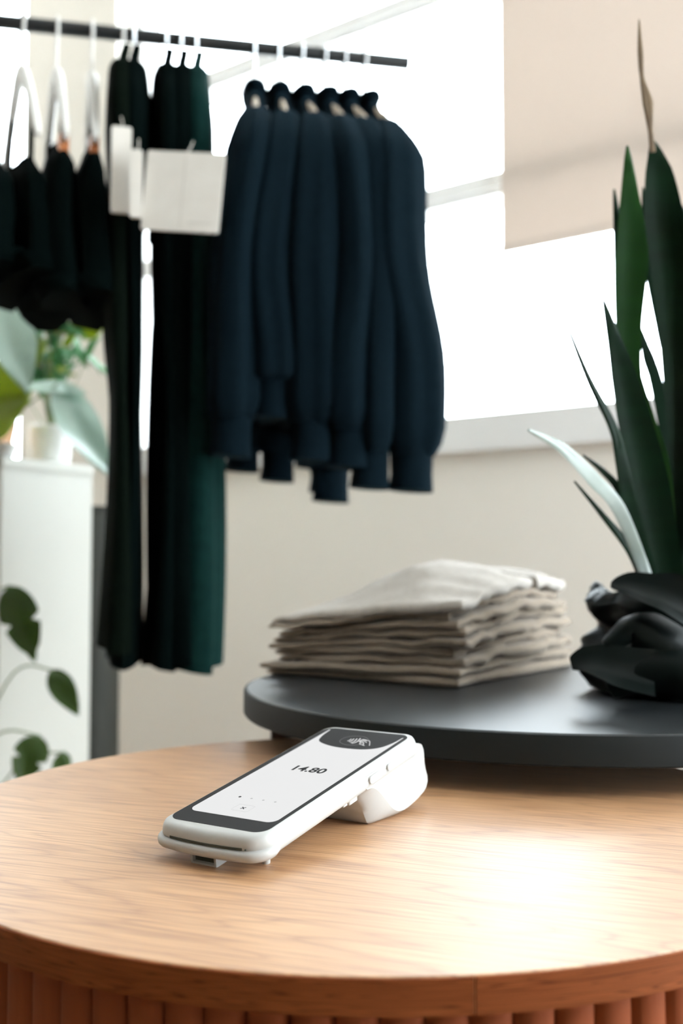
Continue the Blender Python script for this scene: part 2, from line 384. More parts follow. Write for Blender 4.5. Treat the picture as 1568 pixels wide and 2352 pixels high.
# rear hump with the printer
top = [(.1958, -.0353), (.1922, -.0238), (.1928, -.0128), (.1905, -.0078), (.186, -.0055), (.175, -.004), (.140, -.004), (.104, -.004)]
Bp = [(.1045, -.0125), (.1077, -.0179), (.1116, -.0240), (.1160, -.0312), (.1206, -.0420), (.1300, -.0439), (.1480, -.0468), (.1620, -.0490), (.1760, -.0458), (.1908, -.0418)]
Ap = [(.1090, -.0128), (.1165, -.0138), (.1225, -.0172), (.1275, -.0218), (.1343, -.0295), (.1415, -.0378), (.1490, -.0425), (.1600, -.0446), (.1760, -.0440), (.1908, -.0416)]
def dense(pl):                                        # round the corners of the outline
    m = len(pl); out = []
    for i in range(m):
        p = pl[i]; q = pl[(i+1) % m]; o_ = pl[i-1]
        out += [tuple(.8*p[k]+.2*o_[k] for k in (0, 1)), tuple(.8*p[k]+.2*q[k] for k in (0, 1))]
    return out
def hump(x, pl, d=0.):
    cyu = sum(p[0] for p in pl)/len(pl); cyz = sum(p[1] for p in pl)/len(pl)
    return [(x, cyu+(u-cyu)*(1-d), cyz+(z-cyz)*(1-d)) for u, z in dense(pl)]
def mixp(a, b, t): return [(p[0]*(1-t)+q[0]*t, p[1]*(1-t)+q[1]*t) for p, q in zip(a, b)]
A_, B_ = Ap+top, Bp+top
sec = [(-.0038, A_, .035), (-.0043, A_, .0), (-.0043+.0012, mixp(A_, B_, .25), 0), (.0010, mixp(A_, B_, .8), 0), (.0045, B_, 0), (.0675, B_, 0), (.0710, mixp(A_, B_, .8), 0), (.0751, mixp(A_, B_, .25), 0), (.0763, A_, .0), (.0758, A_, .035)]
put('printer_housing', loft([hump(*s) for s in sec]), M['plastic'], tm, smooth=40)
# paper cover ridge at the rear end
put('paper_cover', levels(-.002, .074, .1650, .1925, .009, [(.003, -.0200), (0, -.0180), (0, -.0090), (.0015, -.0068), (.004, -.0055)]), M['plastic'], tm, smooth=50)
# side buttons, tab, feet, lanyard bracket
def pill(y0, y1, z0, z1, x0, x1):
    pts = rrect(y0, y1, z0, z1, min(y1-y0, z1-z0)*.45, 6)
    cy, cz = (y0+y1)/2, (z0+z1)/2
    return loft([[(x0, a, b) for a, b in pts], [(x1-.0004, a, b) for a, b in pts], [(x1, cy+(a-cy)*.9, cz+(b-cz)*.84) for a, b in pts]])
put('side_button', pill(.1125, .1285, -.0105, -.0052, .0755, .0781), M['button'], tm)
put('side_button', pill(.1370, .1465, -.0098, -.0052, .0755, .0779), M['button'], tm)
put('latch_tab', merge(levels(.060, .0748, .0895, .1005, .0015, [(.001, -.0168), (.0002, -.0162), (0, -.0130)], 4), levels(.062, .0740, .0835, .0890, .0012, [(.0008, -.0160), (.0001, -.0155), (0, -.0130)], 4)), M['plastic'], tm)
for vx in (.0105, .0620):
    ft = put('foot', lathe([(.0021, -.02448), (.0024, -.0243), (.0032, -.0140)], 16), M['plastic'], tm)
    ft.location = (vx, .0135, 0)
br = merge(box(.0235, .0250, -.0085, .006, -.0200, -.0135), box(.0410, .0425, -.0085, .006, -.0200, -.0135), box(.0235, .0425, -.0085, .006, -.0212, -.0198))
put('lanyard_bracket', br, M['plastic'], tm, smooth=0)
put('bracket_recess', box(.0250, .0410, -.0060, .006, -.0198, -.0135), M['dark_slot'], tm, smooth=0)
# glass front, lit display and its print
put('glass_front', prism(rrect(0, .072, 0, .184, .0085, 8), .0000, .0004), M['bezel'], tm)
dp = []
for i in range(9):
    q = PI + PI/2*i/8; dp.append((.0046+.006+.006*math.cos(q), .0146+.006+.006*math.sin(q)))
for i in range(9):
    q = 1.5*PI + PI/2*i/8; dp.append((.0691-.006+.006*math.cos(q), .0146+.006+.006*math.sin(q)))
dp += smooth_path([(.0691, .150, 0), (.0691, .170, 0), (.0691, .1762, 0)], 4) and [(.0691, .1765), (.0688, .1775), (.0683, .1762)]
arch = smooth_path([(.0683, .1762, 0), (.0670, .1640, 0), (.0630, .1530, 0), (.0540, .1465, 0), (.0400, .1448, 0), (.0260, .1465, 0), (.0125, .1530, 0), (.0075, .1640, 0), (.0056, .1785, 0)], 40)
dp += [(p.x, p.y) for p in arch[1:]] + [(.0051, .1800), (.0046, .1785)]
disp = put('display', prism(dp, .0004, .0005), M['screen'], tm, smooth=0)
def strokes(lines, w, z0=.0005, z1=.0006):
    out = []
    for ln in lines:
        ln = [Vector((p[0], p[1], 0)) for p in ln]; L, R = [], []
        for i, p in enumerate(ln):
            d = (ln[min(i+1, len(ln)-1)]-ln[max(i-1, 0)]).normalized(); nrm = Vector((-d.y, d.x, 0))*w/2
            L.append(p+nrm); R.append(p-nrm)
        rings = [[(L[i].x, L[i].y, z0), (R[i].x, R[i].y, z0), (R[i].x, R[i].y, z1), (L[i].x, L[i].y, z1)] for i in range(len(ln))]
        out.append(loft(rings))
    return merge(*out)
def text(name, s, size, x, y, m, parent, bold=0.0, z=.0005):
    c = bpy.data.curves.new(name, 'FONT'); c.body = s; c.size = size; c.offset = bold; c.extrude = .00004; c.align_x = 'CENTER'; c.align_y = 'CENTER'; c.resolution_u = 6
    ob = bpy.data.objects.new('tmp', c); C.objects.link(ob); bpy.context.view_layer.update()
    me = bpy.data.meshes.new_from_object(ob.evaluated_get(bpy.context.evaluated_depsgraph_get()))
    bpy.data.objects.remove(ob); bpy.data.curves.remove(c)
    me.materials.clear()
    t = link(name, me, m, parent); t.location = (x, y, z+.00006); return t
text('amount_text', '14.80', .0122, .0383, .0988, M['ink'], disp, .00030)
for i, vx in enumerate((.0234, .0325, .0416, .0507)):
    p = put('page_dot', lathe([(.00095 if i == 0 else .0008, .0005), (.00095 if i == 0 else .0008, .0006)], 16), M['ink'] if i == 0 else M['ink_pale'], disp); p.location = (vx, .0427, 0)
bx = rrect(.0310, .0432, .0232, .0325, .001, 4)
put('cancel_box', strokes([bx+[bx[0]]], .00025), M['ink_line'], disp, smooth=0)
put('cancel_cross', strokes([[(.0358, .0265), (.0384, .0292)], [(.0358, .0292), (.0384, .0265)]], .0006), M['ink'], disp, smooth=0)
def curves(L, k): return [[(p.x, p.y) for p in smooth_path([(a, b, 0) for a, b in l_], k)] for l_ in L]
ring = [(.0478, .1638), (.0463, .1664), (.0423, .17), (.0382, .1716), (.0331, .1712), (.0287, .1689), (.0262, .1646), (.0268, .1581), (.0306, .1541), (.0358, .152), (.041, .1526), (.0449, .1549)]
ic = put('contactless_icon', strokes(curves([ring], 60), .00030, .0004, .0005), M['ink_ring'], tm, smooth=0)
waves = [[(.0328, .1645), (.0332, .1615), (.0324, .1597)], [(.0345, .1654), (.0352, .1609), (.0345, .1584)], [(.0366, .1664), (.0379, .1601), (.0368, .1567)], [(.0386, .1678), (.0402, .1596), (.0384, .1556)]]
put('waves', strokes(curves(waves, 12), .0007, .0004, .00055), M['ink_white'], ic, smooth=0)
hand = [[(.0415, .1604), (.0412, .1646), (.0425, .1661), (.0458, .1648), (.0487, .1637), (.0534, .1551)], [(.0419, .1605), (.0429, .1631), (.0453, .1623), (.0481, .1604)], [(.0422, .1649), (.0462, .1641)],
        [(.0423, .163), (.0444, .1566), (.0466, .1554), (.0483, .1547), (.0501, .1538)], [(.0433, .1617), (.0465, .1588), (.0483, .1547)], [(.0438, .1587), (.0458, .1582)]]
put('hand', strokes(curves(hand, 12), .00055, .0004, .00055), M['ink_white'], ic, smooth=0)

# ------------------------------------------------------------------ folded shirts
SF = onz(1058, 1584, ZB); SLv = onz(607, 1549, ZB) - SF; SRv = onz(1235, 1559, ZB) - SF
ex = SLv.normalized(); ey = Vector((0, 0, 1)).cross(ex)
if ey.dot(SRv) < 0: ey = -ey
LW, LD = SLv.length, .295
def topz(s, t):                                      # height of the pile's surface: s to the left edge, t to the far right
    base = .094 - .026*s + .022*t
    ridge = .040*math.exp(-((t-.52)/.38)**2) * math.exp(-((s-.42)/.42)**2)
    return (base + ridge)*.905
NL = 10
def shirt_sheet(k, inset, seed, f0, f1, s0=0., s1=1., t0=0., t1=1., extra=0.):
    # one folded shirt: a soft slab with bulging folded edges, waves along every side
    nu, nv = 36, 36; rnd = random.Random(seed)
    ph = [rnd.uniform(0, 6.28) for _ in range(6)]; off = (rnd.uniform(-.006, .006), rnd.uniform(-.006, .006))
    top_, bot_ = {}, {}
    V = []; Fc = []
    def P(i, j, up):
        a, b = .5-.5*math.cos(PI*i/nu), .5-.5*math.cos(PI*j/nv)
        s, t = s0+(s1-s0)*a, t0+(t1-t0)*b
        edge = min(a, 1-a, b, 1-b); rr = .024
        prof = math.sqrt(max(0, 1-(1-min(edge/rr, 1))**2)) if edge < rr else 1
        lo, hi = f0, f1
        q = Vector((s*9+seed*3.1, t*9, seed*1.7))
        wob = mnoise.noise(q*.7)*.0040 + mnoise.noise(q*1.8)*.0016
        mid = (lo+hi)/2; hh = (hi-lo)/2*prof*1.02
        z = topz(s, t)*(mid + (hh if up else -hh)) + wob*min(1, k*.4) + extra*math.sin(PI*a)*math.sin(PI*b)
        z += mnoise.noise(Vector((seed*2.3, t*14, 1)))*.0045*max(0, 1-s*3)*min(1, k*.5)
        if up: z += mnoise.noise(Vector((s*22+seed, t*22, 3)))*.0010
        es = .004*math.sin(t*5+ph[0])+.002*math.sin(t*13+ph[1]); et = .004*math.sin(s*5+ph[2])+.002*math.sin(s*12+ph[3])
        x = (s*LW + off[0] + es*(1-2*a) ) ; y = (t*LD + off[1] + et*(1-2*b))
        x = x*(1-inset)+LW/2*inset; y = y*(1-inset)+LD/2*inset
        return SF + ex*x + ey*y + Vector((0, 0, max(z, .0006)))
    for up in (0, 1):
        for i in range(nu+1):
            for j in range(nv+1): V.append(P(i, j, up))
    m = (nu+1)*(nv+1); I = lambda i, j, u: u*m+i*(nv+1)+j
    for i in range(nu):
        for j in range(nv):
            Fc.append((I(i, j, 1), I(i+1, j, 1), I(i+1, j+1, 1), I(i, j+1, 1))); Fc.append((I(i, j, 0), I(i, j+1, 0), I(i+1, j+1, 0), I(i+1, j, 0)))
    for i in range(nu):
        for j in (0, nv): Fc.append((I(i, j, 0), I(i+1, j, 0), I(i+1, j, 1), I(i, j, 1)))
    for j in range(nv):
        for i in (0, nu): Fc.append((I(i, j, 0), I(i, j+1, 0), I(i, j+1, 1), I(i, j, 1)))
    return V, Fc
ords = ['lowest', 'second from the bottom', 'third from the bottom', 'fourth from the bottom', 'fifth from the bottom', 'sixth from the bottom', 'third from the top', 'second from the top']
fr = [0, .12, .235, .36, .475, .585, .70, .81, .90]
fr2 = [0]
for k in range(8):
    ins = [.0, .0, .03, .035, .03, .045, .04, .05][k]
    t_ = empty('folded_shirt', SF, label='taupe folded t-shirt, %s in the pile on the black table' % ords[k], cat='shirt', group='folded shirts in the pile')
    vf = shirt_sheet(k, ins, k+1, fr[k]+.004, fr[k+1]-.004)
    vf = ([v-SF for v in vf[0]], vf[1])
    put('folded_body', vf, M['shirt'], t_, smooth=75)
t_ = empty('folded_shirt', SF, label='oat-coloured folded t-shirt rumpled on top of the pile', cat='shirt', group='folded shirts in the pile')
vf = shirt_sheet(8, .05, 19, .905, 1.03, 0, 1, 0, .70, .010); put('folded_body', ([v-SF for v in vf[0]], vf[1]), M['shirt_light'], t_, smooth=60)
t_ = empty('folded_shirt', SF, label='oat-coloured folded t-shirt at the back right of the pile top', cat='shirt', group='folded shirts in the pile')
vf = shirt_sheet(8, .05, 23, .905, 1.03, 0, .9, .74, 1.0, .012); put('folded_body', ([v-SF for v in vf[0]], vf[1]), M['shirt_light'], t_, smooth=60)

# ------------------------------------------------------------------ snake plant in a crumpled black bag pot
PC = Vector((.348, 1.045, ZB)); KS = .905
sk = empty('snake_plant', PC, label='tall snake plant in a crumpled black bag pot on the black table', cat='plant')
def blade(path, widths, normal, thick=.0022, cup=.18, nseg=26, twist=0.0):
    pts = smooth_path(path, nseg); rings = []; nb = Vector(normal).normalized()
    for i, p in enumerate(pts):
        a = pts[max(i-1, 0)]; b = pts[min(i+1, nseg)]; t = (b-a).normalized()
        w = lerp_list(widths, i/nseg)
        q = Matrix.Rotation(twist*i/nseg, 3, t) @ nb
        side = t.cross(q).normalized(); up = side.cross(t).normalized()
        c = w*cup; th = min(thick, w*.3)+.0003
        rings.append([p-side*w/2+up*c, p-side*w/4+up*(c*.3+th), p+up*th, p+side*w/4+up*(c*.3+th), p+side*w/2+up*c,
                      p+side*w/4+up*(c*.3-th), p-up*th, p-side*w/4+up*(c*.3-th)])
    return loft(rings)
def spx(pts, d0, d1):
    m = len(pts)-1
    return [at(x, y, (d0+(d1-d0)*i/m)*KS)-PC for i, (x, y) in enumerate(pts)]
def wpx(ws, d): return [w*d*KS/F for w in ws]
base_d = 1.15
LV = [  # pixels along the blade from root to tip, widths in pixels, distance at root and tip, material, twist
    ([(1585, 1390), (1566, 1000), (1548, 800), (1533, 640), (1521, 500), (1510, 400), (1497, 320)], [60, 76, 66, 78, 88, 64, 5], 1.15, 1.10, 'snake', .05),
    ([(1575, 1390), (1550, 900), (1522, 760), (1496, 620), (1484, 520), (1476, 430)], [50, 50, 32, 36, 26, 4], 1.19, 1.17, 'snake', .1),
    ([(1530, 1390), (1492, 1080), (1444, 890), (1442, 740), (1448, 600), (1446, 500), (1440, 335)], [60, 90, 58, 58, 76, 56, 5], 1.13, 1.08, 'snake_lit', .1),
    ([(1540, 1390), (1500, 1080), (1446, 860), (1432, 720), (1424, 580), (1410, 435)], [50, 70, 50, 40, 30, 5], 1.17, 1.17, 'snake', -.3),
    ([(1540, 1390), (1490, 1120), (1452, 960), (1428, 860), (1408, 780), (1384, 685)], [70, 86, 74, 56, 32, 4], 1.11, 1.05, 'snake', .2),
    ([(1500, 1390), (1448, 1180), (1424, 1060), (1404, 980), (1350, 868), (1296, 733)], [44, 40, 30, 24, 14, 3], 1.10, 1.02, 'snake', .8),
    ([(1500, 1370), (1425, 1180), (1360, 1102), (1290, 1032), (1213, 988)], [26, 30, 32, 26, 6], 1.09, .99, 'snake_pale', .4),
    ([(1500, 1380), (1462, 1240), (1425, 1135), (1385, 1085), (1338, 1045)], [30, 28, 22, 16, 4], 1.12, 1.10, 'snake', .5),
    ([(1500, 1380), (1468, 1305), (1435, 1250), (1380, 1180), (1318, 1105)], [34, 30, 24, 14, 3], 1.10, 1.05, 'snake', .9),
    ([(1590, 1390), (1615, 1000), (1612, 760), (1594, 600), (1562, 470)], [60, 70, 70, 44, 6], 1.14, 1.10, 'snake', -.3),
    ([(1570, 1390), (1560, 1150), (1530, 985), (1503, 870), (1488, 825), (1464, 740)], [46, 56, 40, 30, 30, 5], 1.18, 1.19, 'snake', .2),
    ([(1610, 1390), (1640, 1000), (1650, 800), (1660, 600), (1640, 420)], [60, 80, 80, 50, 6], 1.18, 1.22, 'snake', 0),
    ([(1510, 1390), (1486, 1260), (1462, 1160), (1440, 1090), (1430, 1010)], [50, 50, 34, 22, 5], 1.13, 1.15, 'snake', 0),
    ([(1560, 1390), (1530, 1200), (1514, 1080), (1500, 1000), (1482, 930)], [60, 64, 44, 34, 6], 1.20, 1.22, 'snake', 0),
    ([(1550, 1390), (1545, 1250), (1540, 1100), (1552, 980), (1560, 860)], [60, 64, 54, 40, 6], 1.20, 1.24, 'snake', 0),
]
for pts, ws, d0, d1, m_, tw in LV:
    put('leaf', blade(spx(pts, d0, d1), wpx(ws, 1.13), (-.15, -1, .05), twist=tw), M[m_], sk)
put('dry_tip', blade(spx([(1498, 350), (1493, 300), (1486, 235), (1474, 180), (1470, 120), (1467, 45)], 1.10, 1.09), wpx([14, 12, 26, 10, 14, 3], 1.1), (-.1, -1, 0)), M['snake_dry'], sk)
# bag pot: a soft black sleeve with rolled, crumpled rim
rings = []
for i in range(27):
    q = i/26
    prof = [(.0, .092), (.04, .104), (.25, .112), (.45, .100), (.60, .088), (.75, .096), (.88, .104), (1.0, .098)]
    for a, b in zip(prof, prof[1:]):
        if a[0] <= q <= b[0]: r = a[1]+(b[1]-a[1])*(q-a[0])/(b[0]-a[0])
    ring = []
    for j in range(64):
        g = 2*PI*j/64
        w = mnoise.noise(Vector((math.cos(g)*2.2, math.sin(g)*2.2, q*3)))*.020*min(1, q*4+.15) + mnoise.noise(Vector((math.cos(g)*6, math.sin(g)*6, q*9)))*.007*min(1, q*5)
        rr = r+w; zz = .0005+q*.112 + (mnoise.noise(Vector((math.cos(g)*1.5, math.sin(g)*1.5, 7)))*.020*q*q)
        ring.append((rr*math.cos(g), rr*math.sin(g), zz))
    rings.append([(x*KS, y*KS, z*KS) for x, y, z in ring])
inner = [[(x*.93, y*.93, z-.004) for x, y, z in rings[-1]], [(x*.88, y*.88, z-.03) for x, y, z in rings[-1]]]
put('bag_pot', loft(rings+inner), M['bag'], sk, smooth=60)
put('soil', lathe([(.078, .052), (.078, .070), (.05, .075), (.002, .076)], 32), M['soil'], sk)
def flap(pts, ws, d0, d1, nrm, cup, name='bag_fold'):
    return put(name, blade(spx(pts, d0, d1), wpx(ws, 1.08), nrm, .0035, cup, 18), M['bag'], sk, smooth=60)
flap([(1600, 1420), (1540, 1385), (1490, 1368), (1440, 1350), (1402, 1345)], [110, 110, 84, 60, 14], 1.02, 1.04, (-.2, -.8, .6), .35)
flap([(1560, 1500), (1490, 1455), (1450, 1440), (1420, 1460), (1388, 1482)], [120, 110, 60, 50, 24], 1.02, 1.03, (-.3, -.9, .3), -.25)
flap([(1500, 1560), (1430, 1545), (1385, 1530), (1345, 1522), (1312, 1528)], [110, 100, 84, 62, 30], 1.02, 1.035, (-.2, -.8, .5), .3)
flap([(1620, 1560), (1560, 1535), (1500, 1540), (1450, 1560), (1400, 1585)], [120, 120, 100, 70, 40], 1.00, 1.03, (.1, -1, .25), -.2)

# ------------------------------------------------------------------ clothes rail
BA = at(0, 50, 1.75); BB = at(938, 148, 1.90); BB.z = BA.z
bd = (BB-BA).normalized(); bd.z = 0
ZR = BA.z; rail_az = math.atan2(bd.y, bd.x)
def on_bar(px):                                      # point on the bar seen at column px
    r = (px-CX)/F
    # BA + bd*s with x = r*y (near enough for the small pitch)
    k = ray(px, 90); k = k.x/k.y
    s = (k*BA.y-BA.x)/(bd.x-k*bd.y); return BA + bd*s
rl = empty('clothes_rail', BA - bd*.75 + Vector((0, 0, -ZR)), rail_az, label='black metal clothes rail carrying dark garments', cat='clothes rail')
LB = (BB-BA).length + .75
put('bar', loft([[(x, .0125*math.cos(q), ZR+.0125*math.sin(q)) for q in [2*PI*k/20 for k in range(20)]] for x in (-.02, LB)]), M['rail'], rl)
put('post', loft([[(.0125*math.cos(q), .0125*math.sin(q), z) for q in [2*PI*k/20 for k in range(20)]] for z in (.02, ZR+.0)]), M['rail'], rl)
put('base_plate', prism(rrect(-.15, .15, -.2, .2, .02), 0, .02), M['rail'], rl)

def hanger(px, yaw, drop, half, label, m='hanger', thick=.005, clip=False, neck=.035, group='hangers on the rail'):
    p = on_bar(px)
    h = empty('clothes_hanger', p, rail_az + yaw, label=label, cat='hanger', group=group)
    # local x along the bar, local y across it (towards and away from the viewer), z up from bar centre
    hk = [(0, .018*math.cos(q), .018*math.sin(q)) for q in [(-.15+1.05*k/14)*PI for k in range(15)]]
    hk = hk + [(0, -.012, -.016), (0, -.002, -.026), (0, 0, -.034), (0, 0, -.034-neck)]
    put('hook', tube(hk, .0028, 8), M['chrome'] if m == 'hanger_wood' else M[m], h)
    z0 = -.034-neck
    for s in (-1, 1):
        arm = [(0, s*half*t, z0 - drop*(t**1.35)) for t in [k/10 for k in range(11)]]
        put('arm', tube(arm, [.012, .013, .013, .012, .012, .011, .011, .010, .010, .009, .006], 10, flat=thick/.012, up=(0, 0, 1)), M[m], h)
    if clip:
        put('cross_bar', tube([(0, -half, z0-drop), (0, half, z0-drop)], .0035, 8), M[m], h)
        for s in (-.5, .5):
            put('clip', merge(box(-.008, .008, s*half*1.5-.012, s*half*1.5+.012, z0-drop-.03, z0-drop+.012)), M['clip'], h)
    return h, z0

def ring_loft(prof, seed, folds=5, amp=.006, nr=56, skew=(0, 0)):
    # prof: (z, half extent across the rail, half thickness along it, fold strength)
    rings = []; rnd = random.Random(seed); ph = [rnd.uniform(0, 6.28) for _ in range(4)]
    zs = [p[0] for p in prof]; out = []
    steps = 30
    for i in range(steps+1):
        z = zs[0] + (zs[-1]-zs[0])*i/steps
        for a, b in zip(prof, prof[1:]):
            if b[0]-1e-9 <= z <= a[0]+1e-9:
                t = (a[0]-z)/max(a[0]-b[0], 1e-6); t = t*t*(3-2*t)*.4+t*.6
                hy, hx, fs = [a[k]+(b[k]-a[k])*t for k in (1, 2, 3)]; break
        k = i/steps; ring = []
        for j in range(nr):
            g = 2*PI*j/nr; c_, s_ = math.cos(g), math.sin(g)
            y = hy*math.copysign(abs(c_)**.8, c_); x = hx*math.copysign(abs(s_)**.75, s_)
            f = amp*fs*(math.sin(folds*g+ph[0]+k*.8)+.6*math.sin((folds+4)*g+ph[1]-k*1.3))
            x += f*(.4+.6*abs(s_)); y += .5*f*c_
            x += .006*fs*math.sin(k*4+ph[2]) + skew[0]*k; y += skew[1]*k
            ring.append((x, y, z + .004*fs*math.sin(3*g+ph[3])*(1 if i == steps else 0)))
        rings.append(ring)
    return loft(rings)

def sweater(px, yaw, seed, label, hlabel, length=.66, sl=.70, m='navy', half=.185, drop=.085, srad=.045, fan=0.):
    h, z0 = hanger(px, yaw, drop, half*.86, hlabel, 'hanger_wood', .006, neck=.075)
    g = empty('sweater', on_bar(px), rail_az+yaw, label=label, cat='sweater', group='navy sweaters on the rail')
    z = z0+.018; rnd = random.Random(seed)
    put('body', ring_loft([(z, .040, .014, .1), (z-.03, .070, .019, .2), (z-.085, .125, .024, .3), (z-.155, half-.01, .028, .6), (z-.30, half+.005, .036, 1), (z-length+.05, half, .040, 1)], seed, 5, .007), M[m], g, smooth=60)
    put('hem_band', ring_loft([(z-length+.055, half-.004, .038, .9), (z-length+.03, half-.018, .034, .5), (z-length, half-.022, .032, .4)], seed, 5, .006), M[m], g, smooth=60)
    cr = [(.016*math.sin(q), .062*math.cos(q), z+.002-.006*abs(math.cos(q))) for q in [2*PI*k/24 for k in range(25)]]
    put('collar', tube(cr, .009, 8), M[m], g, smooth=60)
    for s in (-1, 1):
        j1, j2 = rnd.uniform(-.022, .022), rnd.uniform(-.028, .028)
        dz = rnd.uniform(-.025, .02)
        path = smooth_path([(0, s*(half-.060), z-.085), (j1*.3+fan*.1, s*(half-.004), z-.18), (j1+fan*.5, s*(half+.016), z-.36), (j2+fan*.9, s*(half+.012), z-.52), (j2+fan, s*(half+.006), z-sl+.055+dz)], 22)
        rad = [.026+(srad-.026)*min(1, i/5)+.004*(i/22) for i in range(23)]
        rad[-1] *= .70; rad[-2] *= .90; rad[0] *= .8
        fp = rnd.uniform(0, 6.28); rings = []
        for i, p in enumerate(path):
            ring = []
            for q in range(24):
                g_ = 2*PI*q/24
                rr = rad[i]*(1+.13*min(1, i/6)*math.sin(3*g_+fp+i*.05)+.06*math.sin(7*g_+fp*2-i*.08))
                ring.append((p.x+rr*.92*math.cos(g_), p.y+rr*math.sin(g_), p.z))
            rings.append(ring)
        put('sleeve', loft(rings), M[m], g, smooth=60)
        e = path[-1]
        put('cuff', tube([e+Vector((0, 0, .012)), e, e-Vector((0, 0, .03)), e-Vector((.002, 0, .058))], [srad*.74, srad*.72, srad*.70, srad*.76], 16), M[m], g, smooth=60)
    return g

def dress(px, yaw, seed, label, hlabel, zbot, m='black_cloth', half=.15, hem=.175, thick=.036, drop=.085, skew=(0, 0), hm='hanger_wood', waist=None):
    h, z0 = hanger(px, yaw, drop, half*.9, hlabel, hm, .006)
    g = empty('dress', on_bar(px), rail_az+yaw, label=label, cat='dress', group='long dresses on the rail')
    z = z0+.016
    put('bodice', ring_loft([(z-.03, .060, .020, .1), (z-.05, half*.8, .027, .2), (z-.12, half, .031, .3), (z-.30, half-.012, max(thick*.8, .026), .7)], seed, 4, .004), M[m], g, smooth=60)
    put('skirt', ring_loft([(z-.295, half-.012, thick*.8, .7), (z-.5, half+.004, waist*1.5 if waist else thick, 1), ((z+zbot)/2-.1, (half+hem)/2, waist or thick, 1.1), (zbot, hem, thick*1.15, 1.3)], seed, 6, .003 if waist else .0075, skew=skew), M[m], g, smooth=60)
    for s in (-1, 1):
        put('strap', tube([(0, s*half*.55, z-.075), (0, s*half*.45, z-.02), (.006, s*half*.40, z+.004), (.0, s*half*.38, z-.03)], .007, 8), M[m], g)
    return g

def top_(px, yaw, seed, label, hlabel, ztop, zbot, m='black_cloth', half=.15, clip=False, hlen=.16, hm='hanger'):
    h, z0 = hanger(px, yaw, hlen, half*.8, hlabel, hm, .009, clip, neck=.05)
    g = empty('cropped_top', on_bar(px), rail_az+yaw, label=label, cat='top', group='short black tops on the rail')
    put('body', ring_loft([(ztop, half*.5, .014, .2), (ztop-.05, half*.85, .026, .5), (ztop-.12, half, .034, 1), (zbot, half*1.03, .040, 1.2)], seed, 5, .006), M[m], g, smooth=60)
    for s in (-1, 1):
        put('strap', tube([(0, s*half*.5, ztop-.02), (0, s*half*.52, ztop+.05), (.0, s*half*.35, z0-hlen*.35)], .005, 8), M[m], g)
    put('hem_band', ring_loft([(zbot+.02, half*1.04, .041, 1.2), (zbot-.004, half*1.04, .041, 1.2)], seed, 5, .006), M[m], g, smooth=60)
    return g

# short tops, left end of the rail
top_(-25, .30, 51, 'short black top at the left edge of the picture', 'white hanger at the left edge of the picture', -.27, -.46)
top_(50, .34, 52, 'short black top hanging second from the left edge', 'white hanger second from the left edge', -.265, -.47)
top_(130, .22, 53, 'short black top with the lowest rounded hem, third from the left', 'white hanger with a copper clip, left of the two with clips', -.235, -.505, clip=True)
top_(212, .10, 54, 'short black top beside the long olive dress', 'white hanger with a copper clip nearer the dresses', -.235, -.50, clip=True)
# long dresses
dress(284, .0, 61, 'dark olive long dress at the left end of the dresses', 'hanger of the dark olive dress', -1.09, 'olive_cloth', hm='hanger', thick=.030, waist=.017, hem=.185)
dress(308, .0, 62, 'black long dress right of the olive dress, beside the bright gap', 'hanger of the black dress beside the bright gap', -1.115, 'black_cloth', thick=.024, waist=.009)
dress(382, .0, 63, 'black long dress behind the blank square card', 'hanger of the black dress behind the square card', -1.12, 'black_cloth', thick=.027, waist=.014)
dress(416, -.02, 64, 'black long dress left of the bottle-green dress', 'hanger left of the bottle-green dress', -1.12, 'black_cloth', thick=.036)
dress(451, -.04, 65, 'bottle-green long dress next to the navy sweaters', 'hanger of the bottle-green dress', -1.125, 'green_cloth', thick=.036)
# sweaters
names = ['navy sweater next to the bottle-green dress', 'second navy sweater from the dresses', 'third navy sweater from the dresses', 'fourth navy sweater from the dresses', 'fifth navy sweater from the dresses', 'navy sweater at the right end of the rail']
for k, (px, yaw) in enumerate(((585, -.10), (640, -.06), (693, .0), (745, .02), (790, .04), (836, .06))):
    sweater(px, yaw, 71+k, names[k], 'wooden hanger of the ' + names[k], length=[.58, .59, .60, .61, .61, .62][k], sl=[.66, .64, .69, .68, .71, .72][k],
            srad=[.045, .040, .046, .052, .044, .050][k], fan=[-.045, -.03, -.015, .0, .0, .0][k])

# paper cards hanging in front of the dresses
def card(px0, py0, px1, py1, depth, yaw, thick, label, printed=False, stitch=True):
    a = at(px0, py0, depth); b = at(px1, py1, depth); w = (b.x-a.x); h = a.z-b.z
    o = empty('hang_card', ((a.x+b.x)/2, depth, b.z), yaw, label=label, cat='card', group='paper cards on the dresses')
    put('board', levels_box(-w/2, w/2, 0, h, thick), M['card'], o)
    if printed:
        put('crease', box(-.0012, .0012, -thick/2-.0004, -thick/2, .004, h-.004), M['print_'], o, smooth=0)
        put('print_line', box(w*.1, w*.42, -thick/2-.0004, -thick/2, h*.10, h*.125), M['print_'], o, smooth=0)
    put('string', tube([(0, 0, h-.002), (.002, .012, h+.012), (.0, .03, h+.03)], .0008, 6), M['card'], o)
    return o
def levels_box(x0, x1, z0, z1, t):
    pts = rrect(x0, x1, z0, z1, .004, 4)
    return loft([[(x, -t/2, z) for x, z in pts], [(x, t/2, z) for x, z in pts]])
card(322, 350, 503, 532, 1.575, -.10, .004, 'square cream card in front of the dresses', True).rotation_euler = (0, math.radians(5), -.10)
card(300, 345, 326, 500, 1.57, .1, .006, 'narrow cream card at the left side of the square card')
card(257, 292, 300, 490, 1.60, .25, .006, 'tall pale card left of the two other cards')

